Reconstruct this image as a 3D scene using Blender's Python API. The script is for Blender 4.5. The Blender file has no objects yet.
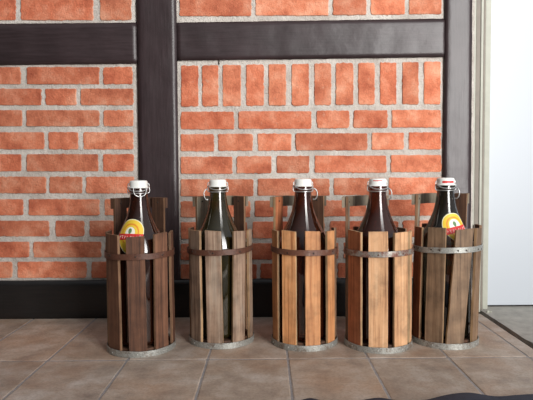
import bpy, bmesh, math, random
from mathutils import Vector, Matrix, noise
random.seed(7)
sc = bpy.context.scene
col = sc.collection
R_ = math.radians
# ------------------------------------------------------------------ camera (metres)
H = 0.368; FPX = 560.0; PITCH = R_(3.0); ROLL = R_(0.45)
W = 1.403                                   # distance of the brick wall's face
Fv = Vector((0, math.cos(PITCH), -math.sin(PITCH)))
R0 = Vector((1, 0, 0)); U0 = Vector((0, math.sin(PITCH), math.cos(PITCH)))
Rv = R0*math.cos(ROLL) - U0*math.sin(ROLL); Uv = U0*math.cos(ROLL) + R0*math.sin(ROLL)
EYE = Vector((0, 0, H))
cd = bpy.data.cameras.new('camera'); cam = bpy.data.objects.new('camera', cd); col.objects.link(cam)
m3 = Matrix((Rv, Uv, -Fv)).transposed(); cam.matrix_world = Matrix.Translation(EYE) @ m3.to_4x4()
cd.sensor_width = 36; cd.lens = FPX/533*36; cd.clip_start = .02
sc.camera = cam
def ray(px, py): return Fv + Rv*((px-266.5)/FPX) - Uv*((py-200)/FPX)
def on_wall(px, py, y=W):
    d = ray(px, py); t = y/d.y; p = EYE + d*t; return p.x, p.z
def on_floor(px, py, z=0.0):
    d = ray(px, py); t = (z-H)/d.z; p = EYE + d*t; return p.x, p.y

# ------------------------------------------------------------------ materials
def s2l(c):
    return tuple((v/255/12.92 if v/255 <= .04045 else ((v/255+.055)/1.055)**2.4) for v in c) + (1,)
class NT:
    def __init__(s, name):
        s.m = bpy.data.materials.new(name); s.m.use_nodes = True
        s.t = s.m.node_tree; s.b = s.t.nodes['Principled BSDF']
    def n(s, kind, **kw):
        nd = s.t.nodes.new(kind)
        for k, v in kw.items():
            if hasattr(nd, k): setattr(nd, k, v)
            else: nd.inputs[k.replace('_', ' ')].default_value = v
        return nd
    def l(s, a, b): s.t.links.new(a, b)
    def coords(s, scale=(1, 1, 1), rnd=False):
        tc = s.n('ShaderNodeTexCoord'); mp = s.n('ShaderNodeMapping'); mp.inputs['Scale'].default_value = scale
        s.l(tc.outputs['Object'], mp.inputs['Vector'])
        if rnd:
            oi = s.n('ShaderNodeObjectInfo'); mu = s.n('ShaderNodeMath', operation='MULTIPLY'); mu.inputs[1].default_value = 37.0
            s.l(oi.outputs['Random'], mu.inputs[0]); cb = s.n('ShaderNodeCombineXYZ')
            for i in range(3): s.l(mu.outputs[0], cb.inputs[i])
            s.l(cb.outputs[0], mp.inputs['Location'])
        return mp.outputs[0]
    def noise(s, vec, scale, detail=4, rough=.6):
        nd = s.n('ShaderNodeTexNoise'); nd.inputs['Scale'].default_value = scale
        nd.inputs['Detail'].default_value = detail; nd.inputs['Roughness'].default_value = rough
        s.l(vec, nd.inputs['Vector']); return nd.outputs[0]
    def ramp(s, fac, stops):
        r = s.n('ShaderNodeValToRGB'); e = r.color_ramp.elements
        while len(e) < len(stops): e.new(.5)
        for i, (p, c) in enumerate(stops): e[i].position = p; e[i].color = c
        s.l(fac, r.inputs[0]); return r.outputs[0]
    def mix(s, a, b, fac=1.0, mode='MULTIPLY'):
        mx = s.n('ShaderNodeMix', data_type='RGBA', blend_type=mode)
        for v, sock in ((fac, mx.inputs[0]), (a, mx.inputs[6]), (b, mx.inputs[7])):
            if isinstance(v, (int, float, tuple)): sock.default_value = v
            else: s.l(v, sock)
        return mx.outputs[2]
    def bump(s, h, strength=.4, dist=.001, prev=None):
        b = s.n('ShaderNodeBump'); b.inputs['Strength'].default_value = strength; b.inputs['Distance'].default_value = dist
        s.l(h, b.inputs['Height'])
        if prev is not None: s.l(prev, b.inputs['Normal'])
        return b.outputs[0]
    def fin(s, color=None, rough=.6, normal=None, metal=0):
        if color is not None:
            if isinstance(color, tuple): s.b.inputs['Base Color'].default_value = color
            else: s.l(color, s.b.inputs['Base Color'])
        s.b.inputs['Roughness'].default_value = rough; s.b.inputs['Metallic'].default_value = metal
        if normal is not None: s.l(normal, s.b.inputs['Normal'])
        return s.m
G = lambda v: (v, v, v, 1)

def mat_brick():
    t = NT('brick'); v = t.coords()
    at = t.n('ShaderNodeAttribute'); at.attribute_name = 'tone'
    n1 = t.noise(v, 22, 5); n2 = t.noise(v, 260, 6, .75); n3 = t.noise(v, 60, 3)
    c = t.ramp(n1, [(.3, s2l((176, 90, 62))), (.5, s2l((212, 124, 90))), (.72, s2l((232, 162, 130)))])
    c = t.mix(c, at.outputs['Color'])
    c = t.mix(c, t.ramp(n2, [(.28, G(.3)), (.37, G(.85)), (.6, G(1.0))]))
    pale = t.ramp(n3, [(.62, G(0)), (.75, G(.5))])
    c = t.mix(c, s2l((205, 160, 135)), pale, 'MIX')
    b = t.bump(t.noise(v, 45, 5, .65), .9, .006); b = t.bump(n2, .9, .002, b)
    return t.fin(c, .9, b)
def mat_mortar():
    t = NT('mortar'); v = t.coords()
    n1 = t.noise(v, 14, 4); n2 = t.noise(v, 380, 6, .8)
    c = t.ramp(n1, [(.3, s2l((188, 178, 168))), (.7, s2l((226, 219, 210)))])
    c = t.mix(c, t.ramp(n2, [(.30, G(.5)), (.44, G(1)), (.7, G(1.08))]))
    b = t.bump(t.noise(v, 110, 5, .7), 1, .006); b = t.bump(n2, 1, .002, b)
    return t.fin(c, .95, b)
def mat_timber(name, axis, c1=(46, 35, 36), c2=(60, 48, 50)):
    t = NT(name); sc_ = {'z': (9, 9, .5), 'x': (.5, 9, 9)}[axis]
    v = t.coords(tuple(a*10 for a in sc_)); n1 = t.noise(v, 3, 5)
    v2 = t.coords(); n2 = t.noise(v2, 150, 3); n3 = t.noise(v2, 9, 3)
    c = t.ramp(n1, [(.3, s2l(c1)), (.7, s2l(c2))])
    c = t.mix(c, t.ramp(n3, [(.3, G(.8)), (.7, G(1.15))]))
    b = t.bump(n1, .18, .001); b = t.bump(n2, .3, .0006, b); b = t.bump(n3, .5, .004, b)
    return t.fin(c, .38, b)
def mat_wood(name, base, dark, light, rough=.7, wear=None):
    t = NT(name); v = t.coords((110, 110, 3.5), True); v2 = t.coords((1, 1, 1), True)
    n1 = t.noise(v, 1.6, 6, .65); n2 = t.noise(v2, 26, 4)
    oi = t.n('ShaderNodeObjectInfo')
    c = t.ramp(n1, [(.28, s2l(dark)), (.48, s2l(base)), (.75, s2l(light))])
    c = t.mix(c, t.ramp(n2, [(.3, G(.62)), (.55, G(1.0)), (.8, G(1.2))]))
    c = t.mix(c, t.ramp(oi.outputs['Random'], [(0, (.82, .78, .75, 1)), (1, (1.12, 1.1, 1.08, 1))]))
    if wear:
        v3 = t.coords((1, 1, .35), True)
        c = t.mix(c, s2l(wear), t.ramp(t.noise(v3, 34, 5), [(.5, G(0)), (.72, G(.7))]), 'MIX')
    b = t.bump(n1, .5, .0012); b = t.bump(t.noise(v2, 300, 3), .25, .0006, b)
    return t.fin(c, rough, b)
def mat_plain(name, c, rough=.5, metal=0, bump=0, scale=200, var=0):
    t = NT(name); v = t.coords(); n = t.noise(v, scale, 4)
    cc = s2l(c)
    if var: cc = t.mix(cc, t.ramp(t.noise(v, scale*.4, 4), [(.3, G(1-var)), (.7, G(1+var*.4))]))
    return t.fin(cc, rough, t.bump(n, bump, .001) if bump else None, metal)
def mat_metal(name, clean, rust, amount):
    t = NT(name); v = t.coords((1, 1, 1), True); n = t.noise(v, 45, 6, .7); n2 = t.noise(v, 400, 4)
    lo = .62-.34*amount
    f = t.ramp(n, [(lo, G(0)), (lo+.14, G(1))])
    c = t.mix(s2l(clean), s2l(rust), f, 'MIX'); c = t.mix(c, t.ramp(n2, [(.3, G(.6)), (.6, G(1.1))]))
    inv = t.n('ShaderNodeMath', operation='MULTIPLY_ADD'); t.l(f, inv.inputs[0]); inv.inputs[1].default_value = -.55; inv.inputs[2].default_value = .6
    t.l(inv.outputs[0], t.b.inputs['Metallic'])
    m = t.fin(c, .5, t.bump(n, .5, .0015)); t.l(inv.outputs[0], t.b.inputs['Metallic']); return m
def mat_glass(name, tint, trans=.9, rough=.03):
    t = NT(name); m = t.fin(s2l(tint), rough)
    t.b.inputs['Transmission Weight'].default_value = trans; t.b.inputs['IOR'].default_value = 1.75
    return m
def mat_tile():
    t = NT('terracotta_tile'); v = t.coords()
    at = t.n('ShaderNodeAttribute'); at.attribute_name = 'tone'
    n1 = t.noise(v, 16, 6, .65); n2 = t.noise(v, 200, 5, .7); n3 = t.noise(v, 6, 3)
    c = t.ramp(n1, [(.28, s2l((140, 124, 112))), (.5, s2l((176, 158, 142))), (.7, s2l((200, 188, 177)))])
    c = t.mix(c, s2l((176, 136, 104)), t.ramp(n3, [(.45, G(0)), (.7, G(.5))]), 'MIX')
    c = t.mix(c, at.outputs['Color']); c = t.mix(c, t.ramp(n2, [(.3, G(.75)), (.55, G(1))]))
    b = t.bump(n1, .5, .003); b = t.bump(n2, .4, .001, b)
    return t.fin(c, .55, b)
M = dict(
    brick=mat_brick(), mortar=mat_mortar(), post=mat_timber('painted_post', 'z'), beam=mat_timber('painted_beam', 'x'),
    sill=mat_timber('painted_sill', 'x', (20, 18, 18), (30, 27, 26)),
    tile=mat_tile(), grout=mat_plain('grout', (156, 150, 148), .9, 0, .6, 300, .25),
    slab=mat_plain('stone_slab', (176, 171, 162), .8, 0, .7, 60, .3), soil=mat_plain('dark_gap', (46, 38, 32), .95, 0, .9, 200, .4),
    door=mat_plain('door_paint', (182, 188, 195), .4, 0, .06, 90), casing=mat_plain('casing_paint', (172, 172, 158), .5, 0, .2, 90, .1),
    casing2=mat_plain('weathered_casing', (126, 116, 104), .55, 0, .3, 60, .2), rubber=mat_plain('rubber', (30, 26, 26), .8),
    edge=mat_wood('bare_cut_edge', (172, 140, 104), (120, 90, 66), (196, 168, 130)),
    cer=mat_plain('white_ceramic', (236, 236, 230), .25), gask=mat_plain('red_rubber_gasket', (70, 28, 22), .6),
    wire=mat_plain('steel_wire', (200, 200, 198), .35, .8), nail=mat_plain('dark_nail', (58, 48, 42), .55, .4),
    steel=mat_plain('bright_nail', (185, 185, 180), .4, .6),
    gal=mat_metal('galvanised_strip', (172, 172, 166), (112, 98, 86), .35), rust=mat_metal('rusty_strip', (120, 104, 96), (92, 58, 44), .95),
    galrust=mat_metal('half_rusted_strip', (160, 156, 148), (118, 72, 56), .6),
    rust2=mat_metal('dull_rusty_strip', (128, 108, 98), (104, 66, 50), .75),
    yel=mat_plain('label_yellow', (232, 196, 60), .5), org=mat_plain('label_orange', (226, 140, 40), .5), wht=mat_plain('label_white', (238, 234, 220), .5),
    grn=mat_plain('label_green', (96, 128, 84), .5), red=mat_plain('label_red', (206, 44, 42), .5), cream=mat_plain('label_cream', (232, 226, 190), .5),
    cloth=mat_plain('dark_blue_mat', (44, 46, 62), .75, 0, .5, 220, .3),
)

# ------------------------------------------------------------------ object helpers
def link(name, me, mats, parent=None, smooth=False):
    o = bpy.data.objects.new(name, me); col.objects.link(o)
    for m in (mats if isinstance(mats, (list, tuple)) else [mats]): me.materials.append(m)
    if smooth:
        for p in me.polygons: p.use_smooth = True
    if parent is not None: o.parent = parent
    return o
def bm_obj(name, bm, mats, parent=None, smooth=False):
    bmesh.ops.recalc_face_normals(bm, faces=bm.faces)
    me = bpy.data.meshes.new(name); bm.to_mesh(me); bm.free(); return link(name, me, mats, parent, smooth)
def tag(o, label=None, cat=None, group=None, kind=None):
    if label: o['label'] = label
    if cat: o['category'] = cat
    if group: o['group'] = group
    if kind: o['kind'] = kind
    return o
def empty(name, loc):
    o = bpy.data.objects.new(name, None); col.objects.link(o); o.location = loc; o.empty_display_size = .02; return o
def box(bm, x0, x1, y0, y1, z0, z1, mi=0):
    vs = [bm.verts.new(p) for p in ((x0,y0,z0),(x1,y0,z0),(x1,y1,z0),(x0,y1,z0),(x0,y0,z1),(x1,y0,z1),(x1,y1,z1),(x0,y1,z1))]
    for f in ((0,3,2,1),(4,5,6,7),(0,1,5,4),(1,2,6,5),(2,3,7,6),(3,0,4,7)):
        fc = bm.faces.new([vs[i] for i in f]); fc.material_index = mi
    return vs
def lathe(bm, prof, seg=48, c=(0, 0, 0)):
    rings = []
    for r, z in prof:
        if r < 1e-6: rings.append([bm.verts.new((c[0], c[1], c[2]+z))])
        else: rings.append([bm.verts.new((c[0]+r*math.cos(2*math.pi*k/seg), c[1]+r*math.sin(2*math.pi*k/seg), c[2]+z)) for k in range(seg)])
    for a, b in zip(rings, rings[1:]):
        for k in range(seg):
            k2 = (k+1) % seg
            if len(a) == 1 and len(b) == 1: continue
            if len(a) == 1: bm.faces.new((a[0], b[k2], b[k]))
            elif len(b) == 1: bm.faces.new((a[k], a[k2], b[0]))
            else: bm.faces.new((a[k], a[k2], b[k2], b[k]))
def tube(bm, pts, r, seg=10, closed=False):
    pts = [Vector(p) for p in pts]; n = len(pts); rings = []
    ref = Vector((.13, .27, 1)).normalized()
    for i, p in enumerate(pts):
        a = pts[i-1] if (i > 0 or closed) else p; b = pts[(i+1) % n] if (i < n-1 or closed) else p
        t = (b-a).normalized(); u = t.cross(ref)
        if u.length < .2: u = t.cross(Vector((1, 0, 0)))
        u.normalize(); v = t.cross(u)
        rings.append([bm.verts.new(p+u*r*math.cos(2*math.pi*k/seg)+v*r*math.sin(2*math.pi*k/seg)) for k in range(seg)])
    m = n if closed else n-1
    for i in range(m):
        a, b = rings[i], rings[(i+1) % n]
        for k in range(seg): bm.faces.new((a[k], a[(k+1) % seg], b[(k+1) % seg], b[k]))
    if not closed: bm.faces.new(rings[0][::-1]); bm.faces.new(rings[-1])
def smooth_path(pts, k=6):
    P = [Vector(p) for p in pts]; out = []
    for i in range(len(P)-1):
        p0 = P[max(i-1, 0)]; p1 = P[i]; p2 = P[i+1]; p3 = P[min(i+2, len(P)-1)]
        for j in range(k):
            t = j/k
            out.append(.5*((2*p1)+(p2-p0)*t+(2*p0-5*p1+4*p2-p3)*t*t+(3*p1-p0-3*p2+p3)*t**3))
    out.append(P[-1]); return out

# ------------------------------------------------------------------ brick wall: one mesh, mortar bed + bricks
rows = []   # (x0, x1, ytop, ybottom) in the measured elevation of the wall
def row(y0, y1, xs, slope=0.0, xr=0):
    for a, b in xs: rows.append((a, b, y0+slope*(a-xr), y1+slope*(a-xr)))
# left of the post
row(-.5, 20, [(-66, 15.5), (21.5, 93), (100.5, 131)])
L = [(67.5, 84, [(-60, 20.5), (27.5, 99), (103.5, 132)]), (89, 105, [(-40, 41), (46, 76), (81, 133)]),
     (110.5, 126, [(-60, 22), (27, 99), (104, 133)]), (132.5, 149, [(-38, 44), (49, 78), (84, 133)]),
     (154.5, 171, [(-60, 21), (27, 98), (103.5, 133.5)]), (177, 193, [(-36, 46), (50, 82), (86.5, 134)]),
     (199.5, 215, [(-58, 23), (29, 99), (105, 134)]), (221, 236, [(-34, 49), (56, 84), (90, 135)]),
     (242, 257, [(-50, 29), (34, 101), (106, 135)]), (262, 277.5, [(-66, 12), (18, 86), (92, 135.5)])]
for y0, y1, xs in L: row(y0, y1, xs)
# right of the post
s = -.008
row(-.5, 16, [(180, 251), (256, 328), (333, 366), (371, 404.5), (409, 441)], s, 180)
sold = [(181.5, 198), (202.5, 218), (223, 240.5), (246.5, 263.5), (269, 285.5), (292, 308.5), (314.7, 330.8), (336, 353),
        (358.5, 374.3), (380.3, 396), (402.5, 418.2), (424, 440)]
for a, b in sold: rows.append((a, b, 66-.016*(a-180), 106.3-.010*(a-180)))
RR = [(112, 129, [(181, 233.5), (239, 311), (317, 349), (354, 387), (392, 440.5)]),
      (134.5, 151, [(181, 213.5), (218.5, 252.5), (258, 291), (296, 367), (372, 403.5), (409, 440.5)]),
      (157, 173.5, [(181, 232), (237, 271), (277, 309), (315, 386), (391, 441)]),
      (179.5, 196, [(181, 253), (258, 329), (334, 384), (389, 441)]),
      (201.5, 217, [(181, 212), (218, 250), (255, 287), (293, 366), (371, 441)]),
      (222.5, 238.5, [(181, 247), (253, 324), (330, 398), (403, 441)]),
      (244, 259.5, [(181, 228), (234, 300), (306, 338), (344, 412), (418, 441)]),
      (264.5, 278.5, [(181, 256), (261, 332), (338, 405), (411, 441)])]
for y0, y1, xs in RR: row(y0, y1, xs, s, 180)
bmw = bmesh.new(); tone = bmw.faces.layers.float_color.new('tone')
X0, _ = on_wall(-110, 100); X1, _ = on_wall(474, 100); Z1 = on_wall(266, -60)[1]
nx = 300; nz = 250
def mz(x, z): return noise.noise(Vector((x*70, z*70, 1.3)))*.0011 + noise.noise(Vector((x*260, z*260, 4.1)))*.0006
gv = [[bmw.verts.new((X0+(X1-X0)*i/nx, W + mz(X0+(X1-X0)*i/nx, Z1*j/nz), Z1*j/nz)) for i in range(nx+1)] for j in range(nz+1)]
for j in range(nz):
    for i in range(nx):
        f = bmw.faces.new((gv[j][i], gv[j][i+1], gv[j+1][i+1], gv[j+1][i])); f.material_index = 1; f.smooth = True; f[tone] = (1, 1, 1, 1)
# solid back of the wall
bk = box(bmw, X0, X1, W+.004, W+.12, 0, Z1, 1)
def brick(px0, px1, py0, py1, k):
    c = [on_wall(px0, py1), on_wall(px1, py1), on_wall(px1, py0), on_wall(px0, py0)]
    rad = .0035; pts = []
    ctr = Vector((sum(p[0] for p in c)/4, sum(p[1] for p in c)/4))
    for q in range(4):
        a = Vector(c[q]); b = Vector(c[(q+1) % 4]); d = (b-a); Ln = d.length; d.normalize()
        n = max(3, int((Ln-2*rad)/.003))
        for i in range(n+1): pts.append(a + d*(rad+(Ln-2*rad)*i/n))
        nd = (Vector(c[(q+2) % 4])-b).normalized()
        pts.append(b - d*rad*.3 + nd*rad*.3)
    out = []
    for p in pts:
        d = (p-ctr).normalized()
        w = noise.noise(Vector((p.x*130, p.y*130, k*3.1)))*.0019 + noise.noise(Vector((p.x*380, p.y*380, k*1.7)))*.0009
        out.append((p + d*w, d))
    prot = .0022 + random.uniform(0, .0012)
    tilt = random.uniform(-.02, .02), random.uniform(-.02, .02)
    def yy(p, h): return W - h - (p.x-ctr.x)*tilt[0]*.5 - (p.y-ctr.y)*tilt[1]*.5
    r0 = [bmw.verts.new((p.x+d.x*.001, W+.003, p.y+d.y*.001)) for p, d in out]
    r1 = [bmw.verts.new((p.x, yy(p, prot*.55), p.y)) for p, d in out]
    r2 = [bmw.verts.new((p.x-d.x*.0012, yy(p, prot), p.y-d.y*.0012)) for p, d in out]
    n = len(out); fs = []
    for A, B in ((r0, r1), (r1, r2)):
        for i in range(n): fs.append(bmw.faces.new((A[i], A[(i+1) % n], B[(i+1) % n], B[i])))
    fs.append(bmw.faces.new(r2))
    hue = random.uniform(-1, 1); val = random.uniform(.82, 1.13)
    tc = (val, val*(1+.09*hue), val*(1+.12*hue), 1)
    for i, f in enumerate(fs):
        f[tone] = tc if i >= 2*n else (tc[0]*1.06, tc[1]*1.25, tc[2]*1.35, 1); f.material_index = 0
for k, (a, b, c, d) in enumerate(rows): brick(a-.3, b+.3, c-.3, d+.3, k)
bmesh.ops.recalc_face_normals(bmw, faces=bmw.faces)
wall = bm_obj('wall_back', bmw, [M['brick'], M['mortar']]); tag(wall, 'red brick infill wall with rough pale grey mortar behind the bottle carriers', 'wall', kind='structure')

# ------------------------------------------------------------------ painted timbers
def timber(name, corners, proud, mat, label, back=.05, seg=40):
    """corners: TL, TR, BR, BL on the wall's elevation; wavy hand-cut edges, slightly rounded"""
    C = [Vector(on_wall(*p, W-proud)) for p in corners]
    bm = bmesh.new(); long_x = (C[1]-C[0]).length > (C[3]-C[0]).length
    n = seg
    if long_x: A = [C[0].lerp(C[1], i/n) for i in range(n+1)]; B = [C[3].lerp(C[2], i/n) for i in range(n+1)]
    else: A = [C[0].lerp(C[3], i/n) for i in range(n+1)]; B = [C[1].lerp(C[2], i/n) for i in range(n+1)]
    m = 8; grid = []
    for i in range(n+1):
        col_ = []
        for j in range(m+1):
            p = A[i].lerp(B[i], j/m); e = .0005 if j in (0, m) else 0
            wv = noise.noise(Vector((p.x*25, p.y*25, proud*900)))*.0011
            if e:
                sgn = (A[i]-B[i]).normalized()*(1 if j == 0 else -1)
                p = p + sgn*noise.noise(Vector((p.x*60, p.y*60, 9)))*.0008
            col_.append(bm.verts.new((p.x, W-proud+wv + (.002 if j in (0, m) else 0), p.y)))
        grid.append(col_)
    for i in range(n):
        for j in range(m):
            f = bm.faces.new((grid[i][j], grid[i+1][j], grid[i+1][j+1], grid[i][j+1])); f.smooth = True
    edge = [grid[i][0] for i in range(n+1)] + [grid[n][j] for j in range(1, m+1)] + [grid[i][m] for i in range(n-1, -1, -1)] + [grid[0][j] for j in range(m-1, 0, -1)]
    bkv = [bm.verts.new((v.co.x, W+back, v.co.z)) for v in edge]
    for i in range(len(edge)): bm.faces.new((edge[i], edge[(i+1) % len(edge)], bkv[(i+1) % len(edge)], bkv[i]))
    bm.faces.new(bkv)
    o = bm_obj(name, bm, mat); tag(o, label, 'timber', kind='structure'); return o
timber('trim_1', [(135.5, -50), (175.3, -50), (179.6, 283), (140.3, 283)], .009, M['post'], 'dark brown painted timber post between the two brick panels', seg=60)
timber('trim_2', [(446.2, -50), (473, -50), (470.5, 315), (441.8, 315)], .009, M['post'], 'dark painted timber post beside the white door', seg=60)
timber('trim_3', [(-100, 24.3), (137, 22.3), (138, 63.5), (-100, 66)], .005, M['beam'], 'dark painted beam across the left brick panel')
timber('trim_4', [(176, 22.3), (447, 18.3), (446.5, 56.8), (177, 60.5)], .006, M['beam'], 'dark painted beam across the right brick panel', seg=60)
timber('trim_5', [(-100, 282), (443.5, 278.3), (443, 317), (-100, 321)], .012, M['sill'], 'near-black timber sill under the brick panels at floor level', seg=80)
bm = bmesh.new(); x, z = on_wall(219, 58); tube(bm, smooth_path([(x, W-.004, z+.004), (x+.0006, W-.0035, z-.004), (x-.0002, W-.003, z-.011), (x+.0006, W-.002, z-.016)]), .0013, 8)
tag(bm_obj('trim_6', bm, M['nail'], smooth=True), 'dark paint drip below the right beam', 'drip', kind='structure')

# ------------------------------------------------------------------ door and its casing
DY = 1.475
def wall_strip(bm, px0, px1, py0, py1, y, depth, mi=0):
    x0, z1 = on_wall(px0, py0, y); x1, _ = on_wall(px1, py0, y); _, z0 = on_wall(px0, py1, y)
    box(bm, x0, x1, y, y+depth, z0, z1, mi)
door = empty('door_1', (on_wall(560, 306.5, DY)[0], DY, .0)); tag(door, 'white painted door at the right', 'door', kind='structure')
off = Vector(door.location)
def dpart(name, bm, mat):
    bmesh.ops.bevel(bm, geom=bm.edges[:], offset=.0008, segments=2, affect='EDGES')
    for v in bm.verts: v.co -= off
    return bm_obj(name, bm, mat, door)
zb = .0015
xL = on_wall(487.5, 200, DY)[0]
bm = bmesh.new(); box(bm, xL, xL+.62, DY, DY+.04, zb+.004, Z1+.05); dpart('door_panel', bm, M['door'])
bm = bmesh.new(); box(bm, xL, xL+.62, DY+.005, DY+.03, .0008, zb+.0038); dpart('bottom_seal', bm, M['rubber'])
# casing: three stepped mouldings standing forward of the door leaf
xa = on_wall(472.2, 200, W)[0]
def cas(name, px0, px1, y0, y1, z0, mat):
    bm = bmesh.new(); a = on_wall(px0, 200, y0)[0]; b = on_wall(px1, 200, y0)[0]; box(bm, a, b, y0, y1, z0, Z1+.05); return dpart(name, bm, mat)
zc = on_wall(474, 225, W)[1]
cas('drip_strip', 471.6, 474.2, W+.002, DY, zc, M['casing'])
cas('casing', 474.2, 478.6, W+.012, DY+.02, zc-.01, M['casing2'])
cas('lower_casing', 474.4, 479.2, W+.03, DY+.02, .0, M['rubber'])
cas('moulding', 479.2, 481.6, W+.022, DY+.02, .0, M['casing'])
cas('moulding', 481.6, 483.6, W+.04, DY+.02, .0, M['casing2'])
cas('moulding', 483.6, 489, W+.05, DY+.02, .0, M['casing'])
bm = bmesh.new(); px, py = on_floor(482.5, 309); 
for i in range(4): bmesh.ops.create_icosphere(bm, subdivisions=2, radius=.004-.0005*i, matrix=Matrix.Translation((px-.002+.004*i-(.006 if i == 3 else 0), W+.014+.003*(i % 2), .002)))
for v in bm.verts: v.co -= off
bm_obj('plaster_blob', bm, M['casing'], door, True)

# ------------------------------------------------------------------ floor
gx, gy = on_floor(478, 312); g2x, g2y = on_floor(533, 350)
SX = .5*(on_floor(481, 314)[0] + on_floor(531, 348.6)[0])           # the edge of the tiled floor
bm = bmesh.new(); tone = bm.faces.layers.float_color.new('tone')
box(bm, -1.15, SX-.002, .35, W+.02, -.04, -.0009, 1)
TW = .157; XJ = sum(on_floor(*p)[0] for p in ((208, 353), (197, 400)))/2
JD = on_floor(60, 360.5)[1]; TD = .33
def tile(x0, x1, y0, y1):
    gap = .0020; x0 += gap; x1 -= gap; y0 += gap; y1 -= gap; r = .003
    base = [(x0, y0), (x1, y0), (x1, y1), (x0, y1)]; pts = []
    for q in range(4):
        a = Vector(base[q]); b = Vector(base[(q+1) % 4]); n = 44
        for i in range(n):
            p = a.lerp(b, (i+.5)/n); c = Vector(((x0+x1)/2, (y0+y1)/2)); d = (p-c).normalized()
            pts.append((p + d*noise.noise(Vector((p.x*60, p.y*60, 2)))*.0010, d))
    h = random.uniform(-.0004, .0005)
    r0 = [bm.verts.new((p.x+d.x*.0008, p.y+d.y*.0008, -.004)) for p, d in pts]
    r1 = [bm.verts.new((p.x, p.y, -.0007+h)) for p, d in pts]; r2 = [bm.verts.new((p.x-d.x*.002, p.y-d.y*.002, h)) for p, d in pts]
    fs = []; n = len(pts)
    for A, B in ((r0, r1), (r1, r2)):
        for i in range(n): fs.append(bm.faces.new((A[i], A[(i+1) % n], B[(i+1) % n], B[i])))
    fs.append(bm.faces.new(r2)); v = random.uniform(.9, 1.1); hu = random.uniform(-.05, .05)
    for f in fs: f[tone] = (v*(1+hu*.6), v, v*(1-hu*.6), 1); f.material_index = 0
nxt = [JD+TD*k for k in (-2, -1, 0, 1)]
ys = [JD-2*TD+.0, JD-TD, JD, W+.01]
for a, b in zip(ys, ys[1:]):
    k = -6
    while True:
        x0 = XJ + k*TW
        if x0 > SX-.01: break
        tile(x0, min(x0+TW, SX+.0034), a, b); k += 1
floor = bm_obj('floor', bm, [M['tile'], M['grout']]); tag(floor, 'worn terracotta floor tiles with grey joints', 'floor', kind='structure')
bm = bmesh.new()
# threshold slab right of the broken dark gap
n = 60; top = []; low = []; far = []
for i in range(n+1):
    y = .35 + (DY+.1-.35)*i/n; w = .015 + .005*noise.noise(Vector((0, y*22, 3))) + .002*noise.noise(Vector((0, y*90, 8)))
    top.append(bm.verts.new((SX+w, y, .001))); low.append(bm.verts.new((SX+w-.002, y, -.022))); far.append(bm.verts.new((SX+.75, y, .001)))
for i in range(n):
    bm.faces.new((top[i], top[i+1], low[i+1], low[i])); bm.faces.new((top[i], far[i], far[i+1], top[i+1]))
sl = bm_obj('floor', bm, M['slab']); tag(sl, 'grey stone threshold slab in front of the white door', 'floor', kind='structure')
bm = bmesh.new(); box(bm, SX-.05, SX+.76, .35, DY+.12, -.06, -.021)
gp = bm_obj('floor', bm, M['soil']); tag(gp, 'dark earth in the gap beside the threshold slab', 'floor', kind='structure')

# ------------------------------------------------------------------ bottle carriers
def P(name, base, dark, light, wear=None): return mat_wood(name, base, dark, light, .68, wear)
WOOD = [P('wood_dark_red_brown', (102, 67, 48), (56, 36, 27), (134, 94, 70)),
        P('wood_grey_brown', (150, 124, 104), (84, 60, 48), (190, 168, 148), (150, 140, 126)),
        P('wood_warm_orange', (206, 144, 94), (150, 94, 56), (230, 176, 126)),
        P('wood_tan', (198, 152, 112), (142, 98, 68), (220, 182, 144)),
        P('wood_umber', (126, 100, 76), (70, 54, 42), (156, 130, 104))]
M['edge_dark'] = mat_wood('brown_cut_edge', (128, 96, 70), (84, 58, 42), (152, 122, 92))
OLD = P('wood_weathered_grey', (134, 122, 104), (84, 72, 62), (164, 152, 132), (120, 116, 104))
REDW = P('wood_reddish', (164, 98, 62), (110, 60, 40), (190, 124, 86))
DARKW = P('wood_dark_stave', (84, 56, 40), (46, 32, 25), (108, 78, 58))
RS = .0700; THK = .0055
def stave(parent, name, ang, width, z0, z1, wood, lean=0, slant=0, own=0, thick=THK):
    bm = bmesh.new(); hw = width/2; d = math.sqrt((RS-.0003)**2-hw*hw); n = 14
    seed = random.uniform(0, 90); rows_ = []
    for i in range(n+1):
        t = i/n; wv = noise.noise(Vector((t*2.2, seed, 0)))*.0009; wl = noise.noise(Vector((t*5, seed, 4)))*.0006; wr = noise.noise(Vector((t*5, seed, 8)))*.0006
        za = z0+(z1-z0)*t; sl = slant*(t > .99); e = .0008 if i in (0, n) else 0
        q = []
        for (x, y) in ((-hw+wl, -d+.0006), (-hw+wl+.0008, -d), (hw+wr-.0008, -d), (hw+wr, -d+.0006), (hw+wr, -d+thick), (-hw+wl, -d+thick)):
            zz = za + (sl*(x/hw))
            xx = x + own*(za-.12)
            q.append(bm.verts.new((xx, y + wv*(1 if 0 < i < n else 0), zz)))
        rows_.append(q)
    for a, b in zip(rows_, rows_[1:]):
        for k in range(6):
            f = bm.faces.new((a[k], a[(k+1) % 6], b[(k+1) % 6], b[k])); f.material_index = 1 if k in (3, 5) else 0
    bm.faces.new(rows_[0][::-1]); f = bm.faces.new(rows_[-1]); f.material_index = 1
    rot = Matrix.Rotation(R_(ang), 4, 'Z')
    for v in bm.verts: v.co = rot @ v.co; v.co.x += lean*v.co.z
    return bm_obj(name, bm, [wood, M['edge_dark'] if wood in (WOOD[0], DARKW, OLD) else M['edge']], parent)
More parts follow.
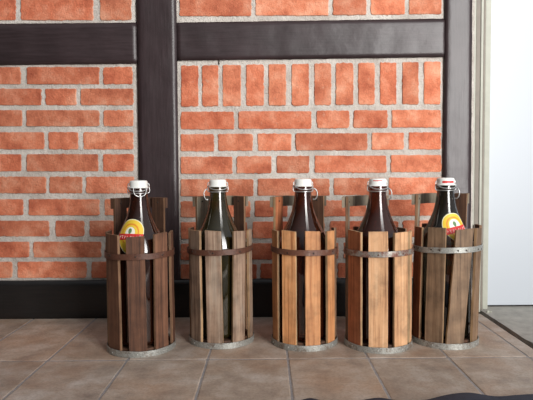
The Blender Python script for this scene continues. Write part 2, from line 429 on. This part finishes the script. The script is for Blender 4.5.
def hoop(parent, name, r, z0, z1, th, mat, lean=0, a0=None, a1=None, seg=96, wob=.0006, dip=0, smooth=True):
    bm = bmesh.new(); full = a0 is None; seed = random.uniform(0, 50)
    n = seg; rg = []
    for i in range(n if full else n+1):
        a = 2*math.pi*i/n if full else R_(a0+(a1-a0)*i/n)
        w = noise.noise(Vector((math.cos(a)*2.5, math.sin(a)*2.5, seed))); s_ = math.sin(a); c_ = -math.cos(a)
        dz = w*wob*1.6; rr = r + abs(w)*wob
        bv = min(th*.25, .0006)
        q = []
        for (ri, zi) in ((0, z0), (th-bv, z0), (th, z0+bv), (th, z1-bv), (th-bv, z1), (0, z1)):
            zz = zi+dz; q.append(bm.verts.new((s_*(rr+ri)+lean*zz, c_*(rr+ri), zz+dip*s_)))
        rg.append(q)
    m = len(rg) if full else len(rg)-1
    for i in range(m):
        a, b = rg[i], rg[(i+1) % len(rg)]
        for k in range(6): bm.faces.new((a[k], a[(k+1) % 6], b[(k+1) % 6], b[k]))
    if not full: bm.faces.new(rg[0]); bm.faces.new(rg[-1][::-1])
    return bm_obj(name, bm, mat, parent)
def studs(parent, name, r, z, angs, mat, size=.0016, lean=0, inward=False):
    for a in angs:
        bm = bmesh.new(); s_ = math.sin(R_(a)); c_ = -math.cos(R_(a)); zz = z+random.uniform(-.001, .001)
        bmesh.ops.create_icosphere(bm, subdivisions=2, radius=size, matrix=Matrix.Translation((s_*r+lean*zz, c_*r, zz)) @ Matrix.Rotation(R_(a), 4, 'Z') @ Matrix.Diagonal((1, .5, 1, 1)))
        bm_obj(name, bm, mat, parent, True)

CARR = [
 dict(px=(141, 345), short=[(-55, 43), (-7, 38), (38, 35), (77, 28), (183, 33), (-104, 30)], tall=[-142, 140], wood=0, band='rust', stud='nail', lean=.000, old=0, bz=.2005,
      lab='dark red-brown stave carrier with a rusty hoop, leftmost in front of the dark post'),
 dict(px=(221, 337.5), short=[(-55, 41), (-12.5, 36), (34.5, 32), (71, 24), (178, 33), (-104, 30)], tall=[-141, 136], wood=1, band='rust', stud='nail', lean=-.004, old=1, bz=.2010,
      lab='weathered grey-brown stave carrier with a rusty hoop, second from the left'),
 dict(px=(304.2, 339.5), short=[(-67, 34), (-28, 34), (15.5, 34), (56, 29), (100, 28), (-163, 31)], tall=[-119, 152], wood=2, band='rust2', stud='nail', lean=.0, old=0, bz=.2015,
      lab='bright orange-brown stave carrier, the middle one of the five'),
 dict(px=(377.8, 341.5), short=[(-47, 42), (0, 41), (43.5, 39), (79, 24), (131, 30), (-139, 30)], tall=[-93, 176], wood=3, band='galrust', stud='rust', lean=.002, old=1, bz=.2000,
      lab='light tan stave carrier with a half rusted grey hoop, second from the right'),
 dict(px=(444.5, 338), short=[(-61, 33), (-19, 40), (24, 40), (65, 27), (108, 29), (-138, 30)], tall=[-96, 158], wood=4, band='gal', stud='nail', lean=.024, old=1, bz=.2035,
      lab='dark umber stave carrier with a shiny grey studded hoop, nearest the white door')]
carriers = []
for ci, c in enumerate(CARR):
    x, y = on_floor(c['px'][0]+(.8, .8, .2, .1, -.6)[ci], c['px'][1]+1.8); yc = y
    root = empty('bottle_carrier', (x, yc, 0)); tag(root, c['lab'], 'bottle carrier', 'wooden stave bottle carriers standing in a row'); root.scale = (.992, .992, 1); root.rotation_euler.z = math.atan2(-x, y); carriers.append(root)
    wood = WOOD[c['wood']]; ln = c['lean']
    bm = bmesh.new(); lathe(bm, [(0, .0015), (.060, .0015), (.0615, .003), (.0615, .013), (.060, .0145), (0, .0145)], 64); bm_obj('base_disc', bm, [DARKW], root)
    hoop(root, 'base_ring', RS, 0, .0125, .0013, M['gal'])
    studs(root, 'ring_nail', RS+.0016, .006, [a for a, _ in c['short'] if abs(a) < 95], M['steel'], .0017)
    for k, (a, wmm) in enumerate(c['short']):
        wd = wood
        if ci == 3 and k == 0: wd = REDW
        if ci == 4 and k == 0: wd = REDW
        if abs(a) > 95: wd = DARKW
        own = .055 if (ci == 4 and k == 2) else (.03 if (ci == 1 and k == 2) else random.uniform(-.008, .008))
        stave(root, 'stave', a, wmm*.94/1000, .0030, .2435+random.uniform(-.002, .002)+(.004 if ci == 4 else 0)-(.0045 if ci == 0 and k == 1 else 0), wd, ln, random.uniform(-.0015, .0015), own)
    tw = {0: DARKW, 1: OLD, 2: WOOD[2], 3: OLD, 4: OLD}[ci]
    for k, a in enumerate(c['tall']):
        w2 = tw
        if ci == 1 and k == 1: w2 = DARKW
        if ci == 2: w2 = REDW if k == 0 else DARKW
        if ci == 4 and k == 1: w2 = DARKW
        stave(root, 'handle_stave', a, .031, .0030, .311+(.003 if ci == 4 else 0), w2, ln, 0, 0, .0062)
    a0, a1 = c['tall']; a0 -= 0; A1 = a0 + 360 if a0 < 0 else a0
    hz = .003 if ci == 4 else 0
    b_ = hoop(root, 'carry_handle', RS+.0006, .289+hz, .3115+hz, .0065, DARKW if ci == 0 else OLD, ln, a1-13, A1+13, 40, .0003)
    studs(root, 'handle_nail', .0615, .301+hz, [a0, a1], M['nail'], .0022, ln)
    hoop(root, 'metal_hoop', RS+.0003, c['bz']-.0058, c['bz']+.0058, .0014, M[c['band']], ln, dip=(-.002 if ci == 2 else (.002 if ci in (1, 4) else .001)), wob=.0007)
    studs(root, 'hoop_nail', RS+.0020, c['bz'], [a+d for a, _ in c['short'] if abs(a) < 95 for d in ((-7, 7) if ci == 4 else (0,))], M[c['stud']], .0019, ln)

# ------------------------------------------------------------------ bottles
PROF = [(0, .004), (.040, .002), (.049, .0015), (.0535, .006), (.0545, .012), (.0545, .182), (.0538, .193), (.0515, .204), (.0478, .2145), (.0428, .225),
        (.0370, .2365), (.0312, .249), (.0262, .2615), (.0225, .274), (.0200, .2865), (.0184, .298), (.0176, .307), (.0174, .3095), (.0192, .3110), (.0197, .3135),
        (.0197, .3195), (.0185, .3215), (.0165, .3225), (.0, .3225)]
def rad_at(z):
    for (r0, z0), (r1, z1) in zip(PROF[4:], PROF[5:]):
        if z0 <= z <= z1 and z1 > z0: return r0+(r1-r0)*(z-z0)/(z1-z0)
    return .0174
def prof_smooth():
    a = PROF[:5]; body = PROF[5:18]; P3 = [Vector((r, 0, z)) for r, z in body]
    return a + [(p.x, p.z) for p in smooth_path(P3, 4)] + PROF[18:]
def surf(ang, z, off_):
    r = rad_at(z)+off_; a = R_(ang); return (math.sin(a)*r, -math.cos(a)*r, z)
def label_patch(name, parent, mat, test_outline, c_ang, c_z, off_, tilt=0, inner=None, shift=(0, 0)):
    """outline: list of (p, q) metres around the label's centre, star-shaped about shift; wrapped on the glass"""
    bm = bmesh.new(); ct, st = math.cos(R_(tilt)), math.sin(R_(tilt))
    def mp(p, q):
        p2 = p*ct-q*st; q2 = p*st+q*ct; z = c_z+q2; return surf(c_ang+math.degrees(p2/max(rad_at(z), .02)), z, off_)
    n = len(test_outline); m = 8; rings = []
    for j in range(m+1):
        t = j/m
        if inner is None:
            if j == 0: rings.append([bm.verts.new(mp(*shift))]); continue
            rings.append([bm.verts.new(mp(shift[0]+(p-shift[0])*t, shift[1]+(q-shift[1])*t)) for p, q in test_outline])
        else: rings.append([bm.verts.new(mp(inner[i][0]+(p-inner[i][0])*t, inner[i][1]+(q-inner[i][1])*t)) for i, (p, q) in enumerate(test_outline)])
    for a, b in zip(rings, rings[1:]):
        for k in range(n):
            k2 = (k+1) % n
            if len(a) == 1: bm.faces.new((a[0], b[k], b[k2]))
            else: bm.faces.new((a[k], a[k2], b[k2], b[k]))
    return bm_obj(name, bm, mat, parent, True)
def oval(rx, ry, cy=0, n=48, cx=0): return [(cx+rx*math.cos(2*math.pi*k/n), cy+ry*math.sin(2*math.pi*k/n)) for k in range(n)]
def egg(s_, n=48):     # the label's own outline: round above, drawn to a blunt tip below
    o = []
    for k in range(n):
        a = 2*math.pi*k/n; x, y = math.cos(a), math.sin(a)
        if y < 0: x *= 1-.45*abs(y)**1.5; o.append((x*.0285*s_, y*.036*s_))
        else: o.append((x*.0285*s_, y*.031*s_))
    return o
def rect_o(w, h, cx, cy, bow=0, n=10):
    o = []
    for i in range(n+1): t = -1+2*i/n; o.append((cx+t*w/2, cy-h/2+bow*(1-t*t)))
    for i in range(n+1): t = 1-2*i/n; o.append((cx+t*w/2, cy+h/2+bow*(1-t*t)))
    return o
GL = [mat_glass('brown_glass_dark', (84, 44, 28), .8), mat_glass('olive_glass', (80, 70, 34), .8), mat_glass('amber_glass', (92, 44, 26), .8),
      mat_glass('red_amber_glass', (104, 48, 28), .82), mat_glass('black_green_glass', (56, 48, 36), .8)]
BOT = [dict(dx=.000, dz=-.001, a=0, lab='dark brown swing-top bottle with a yellow label and red banner, in the leftmost carrier', label=(-28, .2265, 0)),
       dict(dx=-.0045, dz=.000, a=-80, lab='olive green swing-top bottle with no label, wire loop left of its neck', label=None),
       dict(dx=-.0015, dz=.0005, a=70, lab='brown swing-top bottle with no label in the middle orange-brown carrier', label=None),
       dict(dx=-.0015, dz=.002, a=62, lab='reddish amber swing-top bottle with no label in the light tan carrier', label=None),
       dict(dx=.0005, dz=.003, a=58, lab='near-black swing-top bottle with a tilted yellow label, in the carrier beside the white door', label=(33, .2325, 10))]
def wires(root, a, ci):
    rotL = Matrix.Rotation(R_(a), 4, 'Z'); rotU = Matrix.Rotation(R_({0: -95, 1: -84, 2: -72, 3: -72, 4: -68}[ci]), 4, 'Z'); r = .0011
    def T(name, pts, closed=False, rr=r, mat='wire'):
        rot = rotL if name == 'thumb_loop' else rotU
        bm = bmesh.new(); tube(bm, [rot @ Vector(p) for p in pts], rr, 10, closed); return bm_obj(name, bm, M[mat], root, True)
    T('neck_wire', [(.0186*math.cos(t*math.pi/24), .0186*math.sin(t*math.pi/24), .3090) for t in range(48)], True)
    # bail: up both sides of the mouth into the ends of the stopper
    for s_ in (-1, 1):
        T('bail_wire', smooth_path([(.0022, s_*.0190, .3085), (.001, s_*.0222, .3120), (0, s_*.0215, .3200), (0, s_*.0212, .3265), (0, s_*.0200, .3285), (0, s_*.0170, .3285)]))
    # lever: swings round the front of the neck below the stopper
    pts = [(0, -.0215, .3225), (-.004, -.0222, .3150)]
    pts = []
    for k in range(13):
        t = math.pi*(-.5+k/12); rr = .0212
        pts.append((rr*math.cos(t), rr*math.sin(t), .3135 + .0085*abs(math.sin(t))**4))
    T('lever_wire', smooth_path(pts, 3))
    # thumb loop
    if ci == 0:
        T('thumb_loop', smooth_path([(.0205, -.0125, .3200), (.0225, -.0125, .3130), (.0235, -.0095, .3060), (.0238, 0, .3020), (.0235, .0095, .3060), (.0225, .0125, .3130), (.0205, .0125, .3200)]), rr=.0011)
    else:
        T('thumb_loop', smooth_path([(.0212, .000, .3150), (.0265, .002, .3140), (.0305, .003, .3075), (.0300, .003, .2985), (.0262, .002, .2925), (.0218, .001, .2925)]), rr=.0013)
for ci, b in enumerate(BOT):
    cr = carriers[ci]
    root = empty('swing_top_bottle', (cr.location.x+b['dx'], cr.location.y, .0146+b['dz']*0)); tag(root, b['lab'], 'bottle', 'swing-top bottles in the wooden carriers')
    root.rotation_euler.z = cr.rotation_euler.z
    bm = bmesh.new(); lathe(bm, prof_smooth(), 72); bm_obj('glass_body', bm, GL[ci], root, True)
    bm = bmesh.new(); lathe(bm, [(0, .3205), (.0172, .3205), (.0186, .3213), (.0180, .3228), (0, .3228)], 40); bm_obj('gasket', bm, M['gask'], root, True)
    bm = bmesh.new(); lathe(bm, [(0, .3195), (.0205, .3196), (.0208, .3206), (.0186, .3216), (.0184, .3230), (.0184, .3310), (.0178, .3336), (.0160, .3350), (.0115, .3356), (0, .3356)], 48); bm_obj('stopper', bm, M['cer'], root, True)
    wires(root, b['a'] if ci else 0-90+90, ci) if False else wires(root, b['a']-90 if ci else -84, ci)
    if ci in (3, 4):
        bm = bmesh.new(); n = 16; g = []
        for i in range(n+1):
            a = R_(-20+80*i/n) if ci == 4 else R_(-30+62*i/n)
            z0, z1 = ((.3245, .3290) if ci == 4 else (.3300, .3318))
            rr = .0186 if ci == 4 else .0185
            g.append([bm.verts.new((math.sin(a)*rr, -math.cos(a)*rr, z0+.0004*math.sin(i*2.2))), bm.verts.new((math.sin(a)*rr, -math.cos(a)*rr, z1+.0005*math.sin(i*3.1)))])
        for p, q in zip(g, g[1:]): bm.faces.new((p[0], q[0], q[1], p[1]))
        bm_obj('stopper_print', bm, M['red'], root)['label'] = 'red print on the white stopper'
    if b['label']:
        an, cz, ti = b['label']; s_ = 1.0
        lb = label_patch('neck_label', root, M['cream'], egg(1.0 if ci == 0 else .96), an, cz, .0004, ti)
        label_patch('gold_ring', lb, M['yel'], egg(.95 if ci == 0 else .91), an, cz, .0006, ti)
        label_patch('orange_ring', lb, M['org'], oval(.0185, .0205, .002), an, cz, .0008, ti)
        label_patch('gold_ring', lb, M['yel'], oval(.0160, .0175, .002), an, cz, .0010, ti)
        label_patch('white_medallion', lb, M['wht'], oval(.0125 if ci == 4 else .0105, .0145 if ci == 4 else .0125, .003), an, cz, .0012, ti)
        label_patch('green_emblem', lb, M['grn'], oval(.0036, .0050, .0080), an, cz, .0014, ti)
        bn = label_patch('red_banner', lb, M['red'], rect_o(.056 if ci == 0 else .050, .0115, 0, -.0045, .0012), an, cz, .0016, ti, shift=(0, -.0045))
        # the white lettering of the banner, too small to read in the photo: a run of pen strokes
        bm = bmesh.new()
        def mp(p, q, o_=.0019):
            ct, st = math.cos(R_(ti)), math.sin(R_(ti)); p2 = p*ct-q*st; q2 = p*st+q*ct; z = cz+q2
            return surf(an+math.degrees(p2/rad_at(z)), z, o_)
        for i in range(8):
            x = -.021+i*.006; lean_ = .0006*(-1)**i
            tube(bm, [mp(x-lean_, -.0070), mp(x+lean_, -.0015)], .00032, 6)
            if i % 2 == 0: tube(bm, [mp(x, -.0042), mp(x+.0026, -.0030)], .0003, 6)
            if i % 3 == 1: tube(bm, [mp(x, -.0018), mp(x+.0028, -.0022)], .0003, 6)
        bm_obj('banner_lettering', bm, M['wht'], bn)
        label_patch('lower_medallion', lb, M['yel'] if ci == 0 else M['wht'], oval(.0125, .0085, -.0215), an, cz, .0012, ti, shift=(0, -.0215))

# ------------------------------------------------------------------ dark wavy mat at the front
edge_px = [(285, 404), (298, 400.5), (310, 397.6), (322, 400), (336, 402), (352, 402), (366, 398.8), (379, 397.2), (392, 399), (406, 400.5), (424, 399.5), (444, 394.8), (458, 392.6), (470, 392.2),
           (482, 394), (497, 395.8), (515, 394.6), (533, 393.6), (560, 394), (600, 396)]
bm = bmesh.new(); th = .006
ep = smooth_path([(*on_floor(x, y, th), 0) for x, y in edge_px], 6)
sec = []
for i, p in enumerate(ep):
    w = noise.noise(Vector((p.x*14, 3, 1)))*.0015+.0012
    q = [(p.x, p.y+.001, 0), (p.x, p.y+.0015, th*.4), (p.x, p.y, th*.85), (p.x, p.y-.0025, th+.0003)]
    for k in range(1, 9):
        yy = p.y-.0025-(p.y-.56)*k/8; q.append((p.x, yy, th+.0003+w*math.sin(k*1.1+p.x*20)*.5))
    q.append((p.x, .56, 0)); sec.append([bm.verts.new(v) for v in q])
for a, b_ in zip(sec, sec[1:]):
    m = len(a)
    for k in range(m): bm.faces.new((a[k], a[(k+1) % m], b_[(k+1) % m], b_[k]))
bm.faces.new(sec[0]); bm.faces.new(sec[-1][::-1])
mt = bm_obj('floor_mat', bm, M['cloth'], smooth=True); tag(mt, 'dark navy mat with a wavy scalloped edge lying on the tiles at the bottom right', 'mat')

# ------------------------------------------------------------------ light
wd = bpy.data.worlds.new('world'); sc.world = wd; wd.use_nodes = True
nt = wd.node_tree; bg = nt.nodes['Background']
tc = nt.nodes.new('ShaderNodeTexCoord'); sp = nt.nodes.new('ShaderNodeSeparateXYZ'); nt.links.new(tc.outputs['Generated'], sp.inputs[0])
ad = nt.nodes.new('ShaderNodeMath'); ad.operation = 'MULTIPLY_ADD'; ad.inputs[1].default_value = .6
nt.links.new(sp.outputs['X'], ad.inputs[0]); nt.links.new(sp.outputs['Z'], ad.inputs[2])
rp = nt.nodes.new('ShaderNodeValToRGB'); nt.links.new(ad.outputs[0], rp.inputs[0])
e = rp.color_ramp.elements; e[0].position = 0; e[0].color = (.045, .045, .044, 1); e[1].position = .9; e[1].color = (.70, .73, .78, 1)
nt.links.new(rp.outputs[0], bg.inputs[0]); bg.inputs[1].default_value = .62
def area(name, loc, target, sx, sy, power, colr):
    l = bpy.data.lights.new(name, 'AREA'); l.shape = 'RECTANGLE'; l.size = sx; l.size_y = sy; l.energy = power; l.color = colr
    o = bpy.data.objects.new(name, l); col.objects.link(o); o.location = loc
    o.rotation_euler = (Vector(target)-Vector(loc)).to_track_quat('-Z', 'Y').to_euler(); return o
area('daylight_opening', (1.45, -1.15, 1.95), (.40, 1.3, 1.85), 1.0, 3.9, 62, (1, .985, .965)).data.spread = R_(92)
sc.view_settings.view_transform = 'Standard'; sc.view_settings.look = 'None'; sc.view_settings.gamma = 1; sc.view_settings.exposure = 0
sc.view_settings.use_curve_mapping = False
